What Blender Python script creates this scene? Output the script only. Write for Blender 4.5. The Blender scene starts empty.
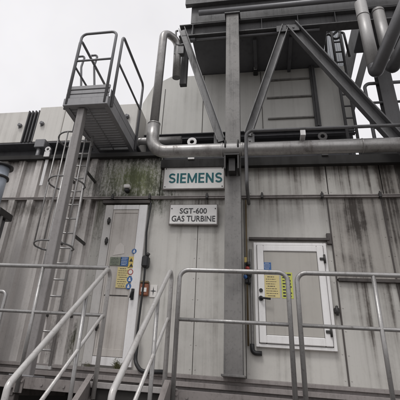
import bpy, bmesh, math, random
from mathutils import Vector, Matrix
random.seed(7)
SC = bpy.context.scene
COL = SC.collection

# ------------------------------------------------------------------ camera geometry
# camera pose recovered from the vanishing points of the wall (X along it, Y into it, Z up);
# the eye is at the origin, level with the walkway, and the yard is GZ below.
R = ((0.97815927, 0.038263, 0.20430465), (0.1949572, -0.50975925, -0.83793627), (0.07208423, 0.85946579, -0.50608539))
HX, HY, F = 169.43458332, 134.04919885, 432.23543716
GZ = -1.45
WY = 6.0      # face of the enclosure wall
DY = 4.3      # front edge of the walkway

def P(px, py, y=None, z=None, x=None):
    c = (px - HX, -(py - HY), -F)
    w = [sum(R[i][k] * c[k] for k in range(3)) for i in range(3)]
    t = y / w[1] if y is not None else (z / w[2] if z is not None else x / w[0])
    return Vector((w[0] * t, w[1] * t, w[2] * t))

# ------------------------------------------------------------------ materials
def nodes(name):
    m = bpy.data.materials.new(name); m.use_nodes = True
    nt = m.node_tree; b = nt.nodes['Principled BSDF']
    return m, nt, b

def N(nt, t, **kw):
    n = nt.nodes.new(t)
    for k, v in kw.items():
        setattr(n, k, v)
    return n

def mathn(nt, op, a, b=None, clamp=False):
    n = N(nt, 'ShaderNodeMath', operation=op); n.use_clamp = clamp
    for i, v in enumerate((a, b)):
        if v is None: continue
        if isinstance(v, (int, float)): n.inputs[i].default_value = v
        else: nt.links.new(v, n.inputs[i])
    return n.outputs[0]

def sstep(nt, v, lo, hi):
    n = N(nt, 'ShaderNodeMapRange', interpolation_type='SMOOTHSTEP')
    nt.links.new(v, n.inputs[0]); n.inputs[1].default_value = lo; n.inputs[2].default_value = hi
    return n.outputs[0]

def noise(nt, pos, scale, s=3.0, detail=5.0, rough=0.6, off=(0, 0, 0)):
    mp = N(nt, 'ShaderNodeMapping'); mp.inputs['Scale'].default_value = scale; mp.inputs['Location'].default_value = off
    nt.links.new(pos, mp.inputs[0])
    n = N(nt, 'ShaderNodeTexNoise'); n.inputs['Scale'].default_value = s; n.inputs['Detail'].default_value = detail
    n.inputs['Roughness'].default_value = rough
    nt.links.new(mp.outputs[0], n.inputs['Vector'])
    return n.outputs['Fac']

def mix(nt, fac, a, b):
    n = N(nt, 'ShaderNodeMix', data_type='RGBA')
    if isinstance(fac, (int, float)): n.inputs[0].default_value = fac
    else: nt.links.new(fac, n.inputs[0])
    for i, v in ((6, a), (7, b)):
        if isinstance(v, tuple): n.inputs[i].default_value = (*v, 1)
        else: nt.links.new(v, n.inputs[i])
    return n.outputs[2]

def painted(name, base, rough=0.55, streak=0.5, dirt=(0.05, 0.042, 0.036), patch=0.3, metal=0.0, bump=0.15,
            seams=(), moss=None, fine=0.25, rust=0.0, sscale=9.0, vary=0.0, extra=()):
    """weathered sheet metal: vertical run-off streaks, blotches, grime under the seams at the given heights, moss"""
    m, nt, b = nodes(name)
    geo = N(nt, 'ShaderNodeNewGeometry'); pos = geo.outputs['Position']
    sep = N(nt, 'ShaderNodeSeparateXYZ'); nt.links.new(pos, sep.inputs[0])
    X, Y, Z = sep.outputs
    st = noise(nt, pos, (sscale, sscale * .6, .16), 1.0, 6.0, 0.65)
    st2 = noise(nt, pos, (sscale * 3.2, sscale * 2, .35), 1.0, 4.0, 0.7, (3, 7, 1))
    pt = noise(nt, pos, (1, 1, 1), 1.7, 6.0, 0.65, (5, 2, 9))
    fn = noise(nt, pos, (1, 1, 1), 38.0, 4.0, 0.7)
    cz1 = noise(nt, pos, (5.5, 4, .05), 1.0, 3.0, 0.6, (2, 1, 7)); cz2 = noise(nt, pos, (21, 14, .1), 1.0, 3.0, 0.6, (9, 1, 3))
    fac = mathn(nt, 'MULTIPLY', sstep(nt, st, .45, .72), streak)
    fac = mathn(nt, 'ADD', fac, mathn(nt, 'MULTIPLY', sstep(nt, st2, .5, .78), streak * .55))
    fac = mathn(nt, 'MULTIPLY', fac, mathn(nt, 'ADD', mathn(nt, 'MULTIPLY', sstep(nt, pt, .3, .65), .8), .35))
    fac = mathn(nt, 'ADD', fac, mathn(nt, 'MULTIPLY', sstep(nt, pt, .42, .75), patch))
    fac = mathn(nt, 'ADD', fac, mathn(nt, 'MULTIPLY', sstep(nt, fn, .5, .8), fine))
    for (zs, length, amt, x0, x1) in seams:          # grime running down from a seam
        below = mathn(nt, 'SUBTRACT', zs, Z)
        cn_ = mathn(nt, 'ADD', mathn(nt, 'MULTIPLY', sstep(nt, cz1, .38, .68), .7), mathn(nt, 'MULTIPLY', sstep(nt, cz2, .35, .7), .5))
        ln = mathn(nt, 'MULTIPLY', mathn(nt, 'ADD', cn_, .12), length)
        k = mathn(nt, 'SUBTRACT', 1.0, mathn(nt, 'DIVIDE', below, ln), True)
        k = mathn(nt, 'MULTIPLY', k, sstep(nt, below, -.012, .0))
        k = mathn(nt, 'MULTIPLY', k, mathn(nt, 'ADD', mathn(nt, 'MULTIPLY', cn_, .7), .12))
        k = mathn(nt, 'MULTIPLY', k, mathn(nt, 'ADD', mathn(nt, 'MULTIPLY', sstep(nt, pt, .3, .7), .6), .6))
        k = mathn(nt, 'MULTIPLY', k, mathn(nt, 'MULTIPLY', sstep(nt, X, x0 - .4, x0 + .5), mathn(nt, 'SUBTRACT', 1.0, sstep(nt, X, x1 - .4, x1 + .4))))
        fac = mathn(nt, 'ADD', fac, mathn(nt, 'MULTIPLY', k, amt))
    fac = mathn(nt, 'MINIMUM', fac, .96)
    bc = base
    if vary:
        bc = mix(nt, mathn(nt, 'MULTIPLY', sstep(nt, noise(nt, pos, (1, 1, .4), .9, 3.0, .5, (8, 1, 4)), .35, .65), vary), base, tuple(c * .62 for c in base))
    col = mix(nt, fac, bc, dirt)
    if seams: col = mix(nt, mathn(nt, 'MULTIPLY', sstep(nt, fac, .5, 1.0), .62), col, DIRT)
    if rust:
        rn = noise(nt, pos, (6, 6, 1.2), 1.6, 6.0, .7, (11, 3, 2))
        col = mix(nt, mathn(nt, 'MULTIPLY', sstep(nt, rn, .58, .78), rust), col, (.13, .062, .03))
    mg = noise(nt, pos, (1, 1, .6), 30.0, 5.0, .75, (4, 4, 4)) if moss else None
    for (c, rx, rz, colr, amt) in (moss or ()):
        dx = mathn(nt, 'DIVIDE', mathn(nt, 'SUBTRACT', X, c[0]), rx)
        dz = mathn(nt, 'DIVIDE', mathn(nt, 'SUBTRACT', Z, c[1]), rz)
        d = mathn(nt, 'SQRT', mathn(nt, 'ADD', mathn(nt, 'MULTIPLY', dx, dx), mathn(nt, 'MULTIPLY', dz, dz)))
        mn = noise(nt, pos, (7, 7, 1.3), 1.5, 7.0, .75, (1, 4, 6))
        d = mathn(nt, 'ADD', d, mathn(nt, 'MULTIPLY', mathn(nt, 'SUBTRACT', mn, .5), 2.6))
        k = mathn(nt, 'MULTIPLY', mathn(nt, 'SUBTRACT', 1.0, sstep(nt, mathn(nt, 'ADD', d, mathn(nt, 'MULTIPLY', mathn(nt, 'SUBTRACT', mg, .45), 2.2)), .1, 1.3)), amt)
        colr = mix(nt, sstep(nt, mn, .4, .65), tuple(v * .62 for v in colr), tuple(v * 1.35 for v in colr))
        col = mix(nt, k, col, colr)
    nt.links.new(col, b.inputs['Base Color'])
    b.inputs['Metallic'].default_value = metal
    rr = mathn(nt, 'ADD', mathn(nt, 'MULTIPLY', fac, .3), rough, True)
    nt.links.new(rr, b.inputs['Roughness'])
    bp = N(nt, 'ShaderNodeBump'); bp.inputs['Strength'].default_value = bump; bp.inputs['Distance'].default_value = .006
    h = mathn(nt, 'ADD', mathn(nt, 'MULTIPLY', fn, .5), mathn(nt, 'MULTIPLY', pt, 1.5))
    nt.links.new(h, bp.inputs['Height']); nt.links.new(bp.outputs[0], b.inputs['Normal'])
    return m

def plain(name, col, rough=.5, metal=0.0, mottle=.35, dark=.55):
    m, nt, b = nodes(name)
    geo = N(nt, 'ShaderNodeNewGeometry')
    n = noise(nt, geo.outputs['Position'], (1, 1, 1), 14.0, 6.0, .7)
    c = mix(nt, mathn(nt, 'MULTIPLY', sstep(nt, n, .4, .75), mottle), col, tuple(v * dark for v in col))
    nt.links.new(c, b.inputs['Base Color']); b.inputs['Roughness'].default_value = rough; b.inputs['Metallic'].default_value = metal
    bp = N(nt, 'ShaderNodeBump'); bp.inputs['Strength'].default_value = .1; bp.inputs['Distance'].default_value = .003
    nt.links.new(n, bp.inputs['Height']); nt.links.new(bp.outputs[0], b.inputs['Normal'])
    return m

DIRT = (.045, .037, .031)
BLK = (.018, .017, .016)
M = {}
SMW = P(163, 170, y=WY).x
M['wall'] = painted('weathered wall paint', (.555, .54, .505), .5, .5, (.15, .135, .12), .24, vary=.5, sscale=5.5, fine=.16,
                    seams=((2.99, .8, .7, SMW + .3, 6), (3.19, .8, .6, -9, SMW - .3), (2.45, .6, .55, -9, 5), (2.45, 1.3, .8, 1.1, 6), (2.45, 5.0, .55, 1.0, 6), (P(370, 281, y=WY).z + .3, .5, .0, 1.0, 6), (2.45, 1.0, .4, .7, 6), (2.99, 2.0, 1.1, 1.75, 6), (2.99, 1.2, .6, 1.2, 6), (2.99, .9, .4, .0, 6), (P(370, 281, y=WY).z - .02, 1.0, 1.0, 1.0, 6), (2.45, 3.2, .5, -9, -1.7)),
                    moss=(((-1.95, 2.84), .78, .42, (.085, .105, .022), .95), ((-1.95, 3.18), .9, .12, (.025, .025, .018), .9), ((-1.85, 2.4), .75, .22, (.06, .068, .035), .6), ((-2.1, 2.5), .7, .12, (.035, .042, .018), .8), ((-1.75, 2.68), .4, .3, (.1, .115, .03), .75),
                          ((-2.55, .52), .05, .16, (.03, .033, .012), .85), ((-1.5, 2.72), .22, .3, (.03, .034, .016), .8), ((-2.5, 2.4), .25, .8, (.06, .06, .035), .6)), rust=.18)
M['sooty'] = painted('sooty wall paint', (.43, .405, .37), .5, 1.0, (.07, .06, .053), .3, vary=.4, sscale=4.2, fine=.2,
                     seams=((2.45, 1.4, .4, .9, 9), (2.45, 5.0, .5, .9, 9), (2.99, 2.6, 1.0, 1.4, 9), (2.99, 1.0, .6, .9, 9), (P(370, 281, y=WY).z - .02, 1.2, .6, .9, 9)), rust=.15)
M['ribbed'] = painted('weathered ribbed wall paint', (.62, .59, .565), .5, .55, (.10, .083, .073), .2, vary=.4, fine=.25,
                    seams=((3.19, 1.2, .7, -9, 5), (2.45, 1.6, .75, -9, 5)), rust=.5, sscale=4.0,
                    moss=(((-2.4, 2.8), .5, .4, (.035, .04, .018), .75), ((-3.6, 2.3), .5, .12, (.06, .05, .035), .6), ((P(74, 340, y=WY).x, P(74, 340, y=WY).z), .09, .24, (.05, .05, .02), .95), ((P(56, 335, y=WY).x, .5), .12, .5, (.09, .075, .065), .7)))
M['house'] = painted('cream house paint', (.63, .62, .585), .5, .25, (.2, .19, .17), .12, fine=.12, sscale=6, vary=.2)
M['ventbox'] = painted('pale vent box paint', (.68, .66, .62), .5, .25, (.26, .24, .22), .12, fine=.12)
M['dark'] = painted('dark grey steel paint', (.105, .104, .107), .5, .45, (.04, .038, .037), .4, fine=.4, rust=.2)
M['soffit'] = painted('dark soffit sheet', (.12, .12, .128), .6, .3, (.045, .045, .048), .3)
M['galv'] = painted('galvanised column steel', (.205, .198, .19), .5, .45, (.075, .073, .073), .5, metal=.25, fine=.5, sscale=14)
M['braces'] = painted('galvanised brace steel', (.21, .208, .208), .5, .4, (.08, .078, .076), .4, metal=.25, fine=.3)
M['post'] = painted('weathered post steel', (.27, .255, .25), .5, .35, (.1, .09, .085), .35, metal=.15, fine=.4)
M['edgebeam'] = painted('dark roof edge paint', (.022, .021, .02), .75, .4, (.02, .018, .017), .4, fine=.3)
M['platform'] = painted('blue grey platform steel', (.31, .307, .315), .5, .2, (.12, .12, .135), .3, metal=.1, fine=.3)
M['rail'] = painted('galvanised handrail tube', (.40, .392, .385), .34, .25, (.11, .1, .09), .4, metal=.55, fine=.5, rust=.3, bump=.3)
M['worn'] = painted('worn handrail tube', (.54, .525, .51), .36, .2, (.16, .14, .12), .4, metal=.35, fine=.5, rust=.25, bump=.3)
M['ribgrey'] = painted('shaded rib grey', (.27, .26, .245), .5, .4, (.08, .075, .07), .3)  # mid grey puts the shading of the cross ribs into their colour
M['prail'] = painted('blue grey rail tube', (.2, .2, .207), .45, .15, (.1, .1, .11), .25, metal=.3, fine=.25)
M['pipe'] = painted('dull steel pipe', (.43, .42, .41), .3, .35, (.1, .088, .08), .5, metal=.6, fine=.4)
M['jacket'] = painted('pipe jacket sheet', (.42, .412, .405), .45, .3, (.14, .12, .105), .35, metal=.35, fine=.2)
M['leg'] = painted('dark grey pipe leg', (.12, .118, .122), .4, .2, (.05, .05, .05), .3, metal=.4, fine=.3)  # lower run of the pipe, darker than the jacket
M['base'] = painted('base beam paint', (.27, .245, .235), .5, .3, DIRT, .4, fine=.4, rust=.2)
M['edge'] = painted('walkway edge steel', (.25, .225, .215), .55, .3, DIRT, .4, metal=.15, fine=.4, rust=.25)
M['landing'] = painted('worn landing steel', (.42, .40, .39), .45, .2, (.14, .12, .11), .3, metal=.3, fine=.35)
M['white'] = painted('white door paint', (.80, .79, .78), .45, .15, (.22, .19, .165), .12, fine=.12, sscale=11)
M['offwhite'] = painted('off white door paint', (.76, .75, .745), .45, .3, (.17, .145, .125), .15, fine=.15, sscale=11)
M['stile'] = painted('grey hinge stile paint', (.55, .535, .515), .45, .4, (.16, .14, .12), .2, fine=.2, sscale=9)
M['scrap'] = plain('faded sticker rest', (.60, .565, .53), .5, 0, .4, .85)
M['leaf'] = painted('door leaf paint', (.53, .50, .465), .45, .3, (.16, .13, .11), .2, fine=.15, sscale=11)
M['hatch'] = painted('grey hatch leaf', (.42, .40, .365), .45, .15, (.15, .135, .12), .15, fine=.1)
M['black'] = plain('black rubber', (.014, .014, .015), .5)
M['strip'] = painted('stained drip strip', (.075, .065, .06), .6, .4, (.02, .018, .016), .5, rust=.3)
M['iron'] = plain('dark iron', (.05, .048, .047), .45, .4)
M['board'] = painted('sign board white', (.80, .79, .77), .4, .1, (.3, .27, .24), .08, fine=.12, sscale=13,)
M['teal'] = plain('teal lettering', (.0, .115, .135), .4, 0, .15)
M['ink'] = plain('dark lettering', (.02, .02, .024), .4, 0, .1)
M['yellow'] = plain('yellow sheet', (.62, .47, .13), .4, 0, .2, .8)
M['paleyellow'] = plain('faded yellow sheet', (.62, .52, .24), .4, 0, .2, .8)
M['lime'] = plain('lime sheet', (.50, .53, .10), .4, 0, .2, .8)
M['blue'] = plain('blue sticker', (.035, .12, .32), .35, 0, .15)
M['greygreen'] = plain('grey green label', (.19, .215, .16), .4, 0, .2)
M['red'] = plain('red print', (.34, .035, .03), .4, 0, .1)
M['orange'] = plain('orange brown casing', (.24, .085, .04), .4, 0, .3)
M['paper'] = plain('white paper', (.72, .70, .67), .5, 0, .15, .8)
M['brass'] = plain('tarnished brass', (.17, .13, .075), .5, .4)
M['weed'] = plain('dry weed leaf', (.085, .085, .03), .7, 0, .5)
M['bluepipe'] = plain('pale blue pipe paint', (.40, .44, .50), .4, 0, .3)
M['clad'] = painted('pale corrugated cladding', (.52, .54, .57), .5, .15, (.2, .2, .21), .1)
M['lens'] = plain('lamp lens', (.7, .69, .66), .25, 0, .1)
M['pit'] = plain('dark backing and shade', (.03, .027, .025), .8, 0, .4)  # near black: joint backing, and painted shade under the walkway

# ground: stained concrete
def ground_mat():
    m, nt, b = nodes('stained yard concrete')
    pos = N(nt, 'ShaderNodeNewGeometry').outputs['Position']
    a = noise(nt, pos, (1, 1, 1), .8, 8, .7); c = noise(nt, pos, (1, 1, 1), 30, 5, .7)
    col = mix(nt, sstep(nt, a, .35, .7), (.115, .108, .1), (.06, .056, .052))
    col = mix(nt, mathn(nt, 'MULTIPLY', sstep(nt, c, .5, .75), .5), col, (.04, .037, .035))
    nt.links.new(col, b.inputs['Base Color']); b.inputs['Roughness'].default_value = .85
    bp = N(nt, 'ShaderNodeBump'); bp.inputs['Strength'].default_value = .4; bp.inputs['Distance'].default_value = .01
    nt.links.new(c, bp.inputs['Height']); nt.links.new(bp.outputs[0], b.inputs['Normal'])
    return m
M['ground'] = ground_mat()

# ------------------------------------------------------------------ mesh helpers
class B:
    def __init__(s): s.bm = bmesh.new()
    def box(s, x0, x1, y0, y1, z0, z1, bev=.004):
        x0, x1 = sorted((x0, x1)); y0, y1 = sorted((y0, y1)); z0, z1 = sorted((z0, z1))
        vs = [s.bm.verts.new((x, y, z)) for x in (x0, x1) for y in (y0, y1) for z in (z0, z1)]
        fs = [s.bm.faces.new([vs[i] for i in q]) for q in ((0, 1, 3, 2), (4, 6, 7, 5), (0, 4, 5, 1), (2, 3, 7, 6), (0, 2, 6, 4), (1, 5, 7, 3))]
        b = min(bev, .3 * min(x1 - x0, y1 - y0, z1 - z0))
        if b > .0005:
            es = {e for f in fs for e in f.edges}
            bmesh.ops.bevel(s.bm, geom=list(es), offset=b, segments=1, affect='EDGES', profile=.5)
        return s
    def sweep(s, p, q, poly, up=(0, 0, 1)):
        p = Vector(p); q = Vector(q); a = (q - p).normalized(); up = Vector(up)
        v = (up - a * up.dot(a)).normalized(); u = a.cross(v)
        r0 = [s.bm.verts.new(p + u * x + v * y) for x, y in poly]
        r1 = [s.bm.verts.new(q + u * x + v * y) for x, y in poly]
        n = len(poly)
        for i in range(n): s.bm.faces.new((r0[i], r0[(i + 1) % n], r1[(i + 1) % n], r1[i]))
        s.bm.faces.new(r0[::-1]); s.bm.faces.new(r1)
        return s
    def bar(s, p, q, w, h, up=(0, 0, 1)):
        w /= 2; h /= 2
        c = min(w, h) * .12
        return s.sweep(p, q, [(-w + c, -h), (w - c, -h), (w, -h + c), (w, h - c), (w - c, h), (-w + c, h), (-w, h - c), (-w, -h + c)], up)
    def ibeam(s, p, q, w, h, t, up=(0, 0, 1)):
        W, H, k = w / 2, h / 2, t / 2
        return s.sweep(p, q, [(-W, -H), (W, -H), (W, -H + t), (k, -H + t), (k, H - t), (W, H - t), (W, H), (-W, H), (-W, H - t), (-k, H - t), (-k, -H + t), (-W, -H + t)], up)
    def channel(s, p, q, w, h, t, up=(0, 0, 1), flip=1):
        W, H = w / 2, h / 2
        pl = [(-W, -H), (W, -H), (W, -H + t), (-W + t, -H + t), (-W + t, H - t), (W, H - t), (W, H), (-W, H)]
        pl = [(x * flip, y) for x, y in pl]
        return s.sweep(p, q, pl, up)
    def angle(s, p, q, a, t, up=(0, 0, 1), fx=1, fy=1):
        pl = [(0, 0), (a * fx, 0), (a * fx, t * fy), (t * fx, t * fy), (t * fx, a * fy), (0, a * fy)]
        return s.sweep(p, q, pl, up)
    def tube(s, pts, r, fillet=0.0, seg=14, cap=True, arc=7):
        pts = [Vector(p) for p in pts]; path = [pts[0]]
        for i in range(1, len(pts) - 1):
            a, b, c = pts[i - 1], pts[i], pts[i + 1]
            d0 = (a - b).normalized(); d1 = (c - b).normalized()
            ang = d0.angle(d1)
            if fillet <= 0 or ang > math.pi - .03: path.append(b); continue
            t = min(fillet / math.tan(ang / 2), .48 * (a - b).length, .48 * (c - b).length)
            rad = t * math.tan(ang / 2)
            cen = b + (d0 + d1).normalized() * (rad / math.sin(ang / 2))
            s0 = b + d0 * t - cen; s1 = b + d1 * t - cen
            tot = s0.angle(s1); ax = s0.cross(s1).normalized()
            for k in range(arc + 1): path.append(cen + Matrix.Rotation(tot * k / arc, 3, ax) @ s0)
        path.append(pts[-1])
        tan = []
        for i in range(len(path)):
            a = path[max(0, i - 1)]; c = path[min(len(path) - 1, i + 1)]; tan.append((c - a).normalized())
        ref = Vector((0, 0, 1)) if abs(tan[0].z) < .9 else Vector((1, 0, 0))
        n = (ref - tan[0] * ref.dot(tan[0])).normalized(); rings = []
        for i, pnt in enumerate(path):
            if i:
                n = (n - tan[i] * n.dot(tan[i])).normalized()
            b2 = tan[i].cross(n)
            rr = r[i] if isinstance(r, (list, tuple)) else r
            rings.append([s.bm.verts.new(pnt + (n * math.cos(2 * math.pi * k / seg) + b2 * math.sin(2 * math.pi * k / seg)) * rr) for k in range(seg)])
        for a, c in zip(rings, rings[1:]):
            for k in range(seg):
                f = s.bm.faces.new((a[k], a[(k + 1) % seg], c[(k + 1) % seg], c[k])); f.smooth = True
        if cap:
            s.bm.faces.new(rings[0][::-1]); s.bm.faces.new(rings[-1])
        return s
    def cyl(s, p, q, r, seg=18): return s.tube([p, q], r, 0, seg)
    def prism(s, pts, d):
        """polygon of points extruded by the vector d"""
        d = Vector(d); a = [s.bm.verts.new(Vector(p)) for p in pts]; b = [s.bm.verts.new(Vector(p) + d) for p in pts]; n = len(a)
        s.bm.faces.new(a); s.bm.faces.new(b[::-1])
        for i in range(n): s.bm.faces.new((a[i], b[i], b[(i + 1) % n], a[(i + 1) % n]))
        return s
    def ring(s, c, ro, ri, y0, y1, seg=24, sx=1.0):
        """flat washer in the XZ plane"""
        def circ(r, y): return [s.bm.verts.new((c[0] + r * sx * math.cos(2 * math.pi * k / seg), y, c[1] + r * math.sin(2 * math.pi * k / seg))) for k in range(seg)]
        a, b, c2, d = circ(ro, y0), circ(ri, y0), circ(ro, y1), circ(ri, y1)
        for k in range(seg):
            j = (k + 1) % seg
            for q in ((a[k], b[k], b[j], a[j]), (c2[k], c2[j], d[j], d[k]), (a[k], a[j], c2[j], c2[k]), (b[k], d[k], d[j], b[j])): s.bm.faces.new(q)
        return s
    def hold(s):
        for f in s.bm.faces: f.tag = True
    def mark(s):
        for f in s.bm.faces:
            if not f.tag: f.material_index = 1
        return s
    def build(s, name, mat, parent=None, ink=None):
        bmesh.ops.recalc_face_normals(s.bm, faces=s.bm.faces[:])
        if parent is not None:
            org = wloc(parent)
        else:
            co = [v.co for v in s.bm.verts]
            org = Vector(((min(c.x for c in co) + max(c.x for c in co)) / 2, (min(c.y for c in co) + max(c.y for c in co)) / 2, min(c.z for c in co)))
        bmesh.ops.translate(s.bm, verts=s.bm.verts[:], vec=-org)
        me = bpy.data.meshes.new(name); s.bm.to_mesh(me); s.bm.free()
        me.materials.append(mat)
        if ink: me.materials.append(ink)
        o = bpy.data.objects.new(name, me); COL.objects.link(o)
        if parent is not None: o.parent = parent
        else: o.location = org
        return o

def wloc(o):
    v = Vector((0, 0, 0))
    while o is not None:
        v += o.location; o = o.parent
    return v

def tag(o, label, cat, group=None, kind=None):
    o['label'] = label; o['category'] = cat
    if group: o['group'] = group
    if kind: o['kind'] = kind
    return o

def thing(name, label, cat, loc, group=None):
    o = bpy.data.objects.new(name, None); COL.objects.link(o); o.location = loc; o.empty_display_size = .2
    return tag(o, label, cat, group)

def lettering(name, txt, parent, x0, x1, z0, z1, y, mat, bold=.02, depth=.004, heavy=0):
    cu = bpy.data.curves.new(name, 'FONT'); cu.body = txt; cu.size = 1; cu.offset = bold; cu.extrude = .01; cu.resolution_u = 4
    t = bpy.data.objects.new('tmp_text', cu); COL.objects.link(t)
    me = bpy.data.meshes.new_from_object(t.evaluated_get(bpy.context.evaluated_depsgraph_get()))
    bpy.data.objects.remove(t); me.name = name
    xs = [v.co.x for v in me.vertices]; ys = [v.co.y for v in me.vertices]; zs = [v.co.z for v in me.vertices]
    org = wloc(parent)
    for v in me.vertices:
        a = (v.co.x - min(xs)) / (max(xs) - min(xs)); b = (v.co.y - min(ys)) / (max(ys) - min(ys)); c = (v.co.z - min(zs)) / (max(zs) - min(zs))
        v.co = Vector((x0 + a * (x1 - x0), y - c * depth, z0 + b * (z1 - z0))) - org
    me.materials.clear(); me.materials.append(mat)
    if heavy:
        bm = bmesh.new(); bm.from_mesh(me); n0 = bm.verts[:] + bm.edges[:] + bm.faces[:]
        for k, dx in enumerate((-heavy, heavy)):
            d = bmesh.ops.duplicate(bm, geom=n0)
            bmesh.ops.translate(bm, verts=[v for v in d['geom'] if isinstance(v, bmesh.types.BMVert)], vec=(dx, -.0004 * (k + 1), 0))
        bm.to_mesh(me); bm.free()
    o = bpy.data.objects.new(name, me); COL.objects.link(o); o.parent = parent
    return o

def capitals(txt, parent, x0, x1, z0, z1, y, mat, depth=.004):
    """bold sans capitals drawn as outlines: strokes of a unit-high alphabet"""
    w = .175
    def S():
        c = []
        for k in range(13): c.append((.33 + .235 * math.cos(math.radians(28 + k * 20.2)), .715 + .205 * math.sin(math.radians(28 + k * 20.2))))
        c2 = []
        for k in range(13): c2.append((.315 + .245 * math.cos(math.radians(90 - k * 20.8)), .29 + .205 * math.sin(math.radians(90 - k * 20.8))))
        path = [p for p in c if p[1] > .5 or p[0] < .33] + c2
        L, Rr = [], []
        for i, p in enumerate(path):
            a = path[max(i - 1, 0)]; b_ = path[min(i + 1, len(path) - 1)]
            d = Vector((b_[0] - a[0], b_[1] - a[1])).normalized(); n = Vector((-d.y, d.x)) * w * .46
            L.append((p[0] + n.x, p[1] + n.y)); Rr.append((p[0] - n.x, p[1] - n.y))
        return [[L[i], L[i + 1], Rr[i + 1], Rr[i]] for i in range(len(path) - 1)], .62
    def bx(a, b_, c, d): return [(a, b_), (c, b_), (c, d), (a, d)]
    G = {'S': S(), 'I': ([bx(0, 0, w, 1)], w),
         'E': ([bx(0, 0, w, 1), bx(w, 0, .54, .155), bx(w, .43, .5, .575), bx(w, .845, .54, 1)], .54),
         'M': ([bx(0, 0, w * .9, 1), bx(.86 - w * .9, 0, .86, 1), [(w * .9, 1), (w * .9, .62), (.36, .05), (.5, .05), (.43, .30)], [(.43, .30), (.5, .05), (.86 - w * .9, .62), (.86 - w * .9, 1)]], .86),
         'N': ([bx(0, 0, w * .92, 1), bx(.70 - w * .92, 0, .70, 1), [(w * .92, 1), (w * .92, .66), (.70 - w * .92, 0), (.70 - w * .92, .34)]], .70)}
    tot = sum(G[c][1] for c in txt) + .13 * (len(txt) - 1)
    b = B(); cur = 0
    for c in txt:
        for poly in G[c][0]:
            pp = [(x0 + (cur + px) / tot * (x1 - x0), z0 + pz * (z1 - z0)) for px, pz in poly]
            b.prism([(px, y, pz) for px, pz in pp], (0, -depth, 0))
        cur += G[c][1] + .13
    return b.build('lettering', mat, parent)

def rect(px0, py0, px1, py1, y):
    """x0,x1,z0,z1 on the vertical plane y of the picture rectangle's corners"""
    a = P(px0, py0, y=y); b = P(px1, py1, y=y)
    return a.x, b.x, b.z, a.z

# ------------------------------------------------------------------ ground
g = B()
g.box(-300, 300, -300, 300, GZ - .5, GZ, 0)
o = g.build('ground', M['ground']); o['kind'] = 'structure'; o['label'] = 'stained grey concrete yard'

# ------------------------------------------------------------------ turbine enclosure
XL, XR = -8.5, 4.6
enc = thing('turbine_enclosure', 'long weathered grey metal enclosure with two doors, rust streaks and green moss', 'building', (-2, WY + 1.6, GZ))
ZT, ZS, ZB = 3.06, 2.485, .165
ZL = 3.22; XS = P(163, 170, y=WY).x - .02   # the roof is a little higher left of the signs
XS2 = P(138, 170, y=WY).x           # roof edge, seam, wall foot
xj0 = P(96, 210, y=WY).x                 # end of the ribbed part
xs_low = [xj0, P(107, 210, y=WY).x - .02, P(193, 350, y=WY).x, P(250, 300, y=WY).x - .06, P(330.5, 230, y=WY).x, P(387, 230, y=WY).x, 2.9, 3.75, XR]
xs_up = [xj0, XS, P(248, 190, y=WY).x, P(328, 190, y=WY).x, P(383, 190, y=WY).x, 2.9, 3.75, XR]
B().box(XL, XR, WY + .03, WY + 3.4, ZB, ZT - .02, 0).build('core', M['pit'], enc)
B().box(XL, XR, WY + .02, WY + 3.4, GZ, ZB - .01, 0).build('plinth', M['pit'], enc)
B().box(XS + .003, XR, WY - .01, WY + 3.45, ZT - .015, ZT + .03, .003).build('roof', M['dark'], enc)
B().box(XL, XS, WY - .012, WY + 3.4, ZL - .015, ZL + .03, .003).build('roof', M['dark'], enc)
B().box(XL + .01, XS - .004, WY + .055, WY + 3.3, ZT - .015, ZL - .02, 0).build('core', M['pit'], enc)
def panel(x0, x1, y, z0, z1, mat='wall'):
    b = B(); b.box(x0, x1, y, WY + .05, z0, z1, .003); n = max(2, int((z1 - z0) / .27))
    for k in range(n + 1):
        z = z0 + .06 + (z1 - z0 - .12) * k / n
        for x in (x0 + .03, x1 - .03): b.cyl((x, y - .005, z), (x, y + .004, z), .007, 6)
    return b.build('wall_panel', M[mat], enc)
for k, (a, b) in enumerate(zip(xs_low, xs_low[1:])):
    if k >= 4:                           # right of the hatch door: split by the stained ledge
        zl = P(370, 281, y=WY).z
        panel(a + .006, b - .006, WY, ZB, zl - .012, 'wall' if k == 4 else 'sooty')
        panel(a + .006, b - .006, WY - .004, zl + .012, ZS - .012, 'sooty')
    else:
        panel(a + .0035, b - .0035, WY, ZB, ZS - .012)
for a, b in zip(xs_up, xs_up[1:]):
    panel(a + .006, b - .006, WY - .003, ZS + .012, (ZL if b < XS + .1 else ZT) - .02, 'sooty' if a > 1.1 else 'wall')
# ribbed cladding at the left
def ribs(z0, z1, ph):
    b = B(); x = XL; pts = []
    while x < xj0 - .34:
        pts += [(x, WY + .024), (x + .13, WY + .024), (x + .155, WY - .045), (x + .265, WY - .045), (x + .29, WY + .024)]
        x += .33
    pts += [(xj0, WY + .024), (xj0, WY + .06), (XL, WY + .06)]
    b.prism([(p[0], p[1], z0) for p in pts], (0, 0, z1 - z0))
    return b
ribs(ZB, ZS - .012, 0).build('ribbed_cladding', M['ribbed'], enc)
ribs(ZS + .012, ZL - .02, 0).build('ribbed_cladding', M['ribbed'], enc)
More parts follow.
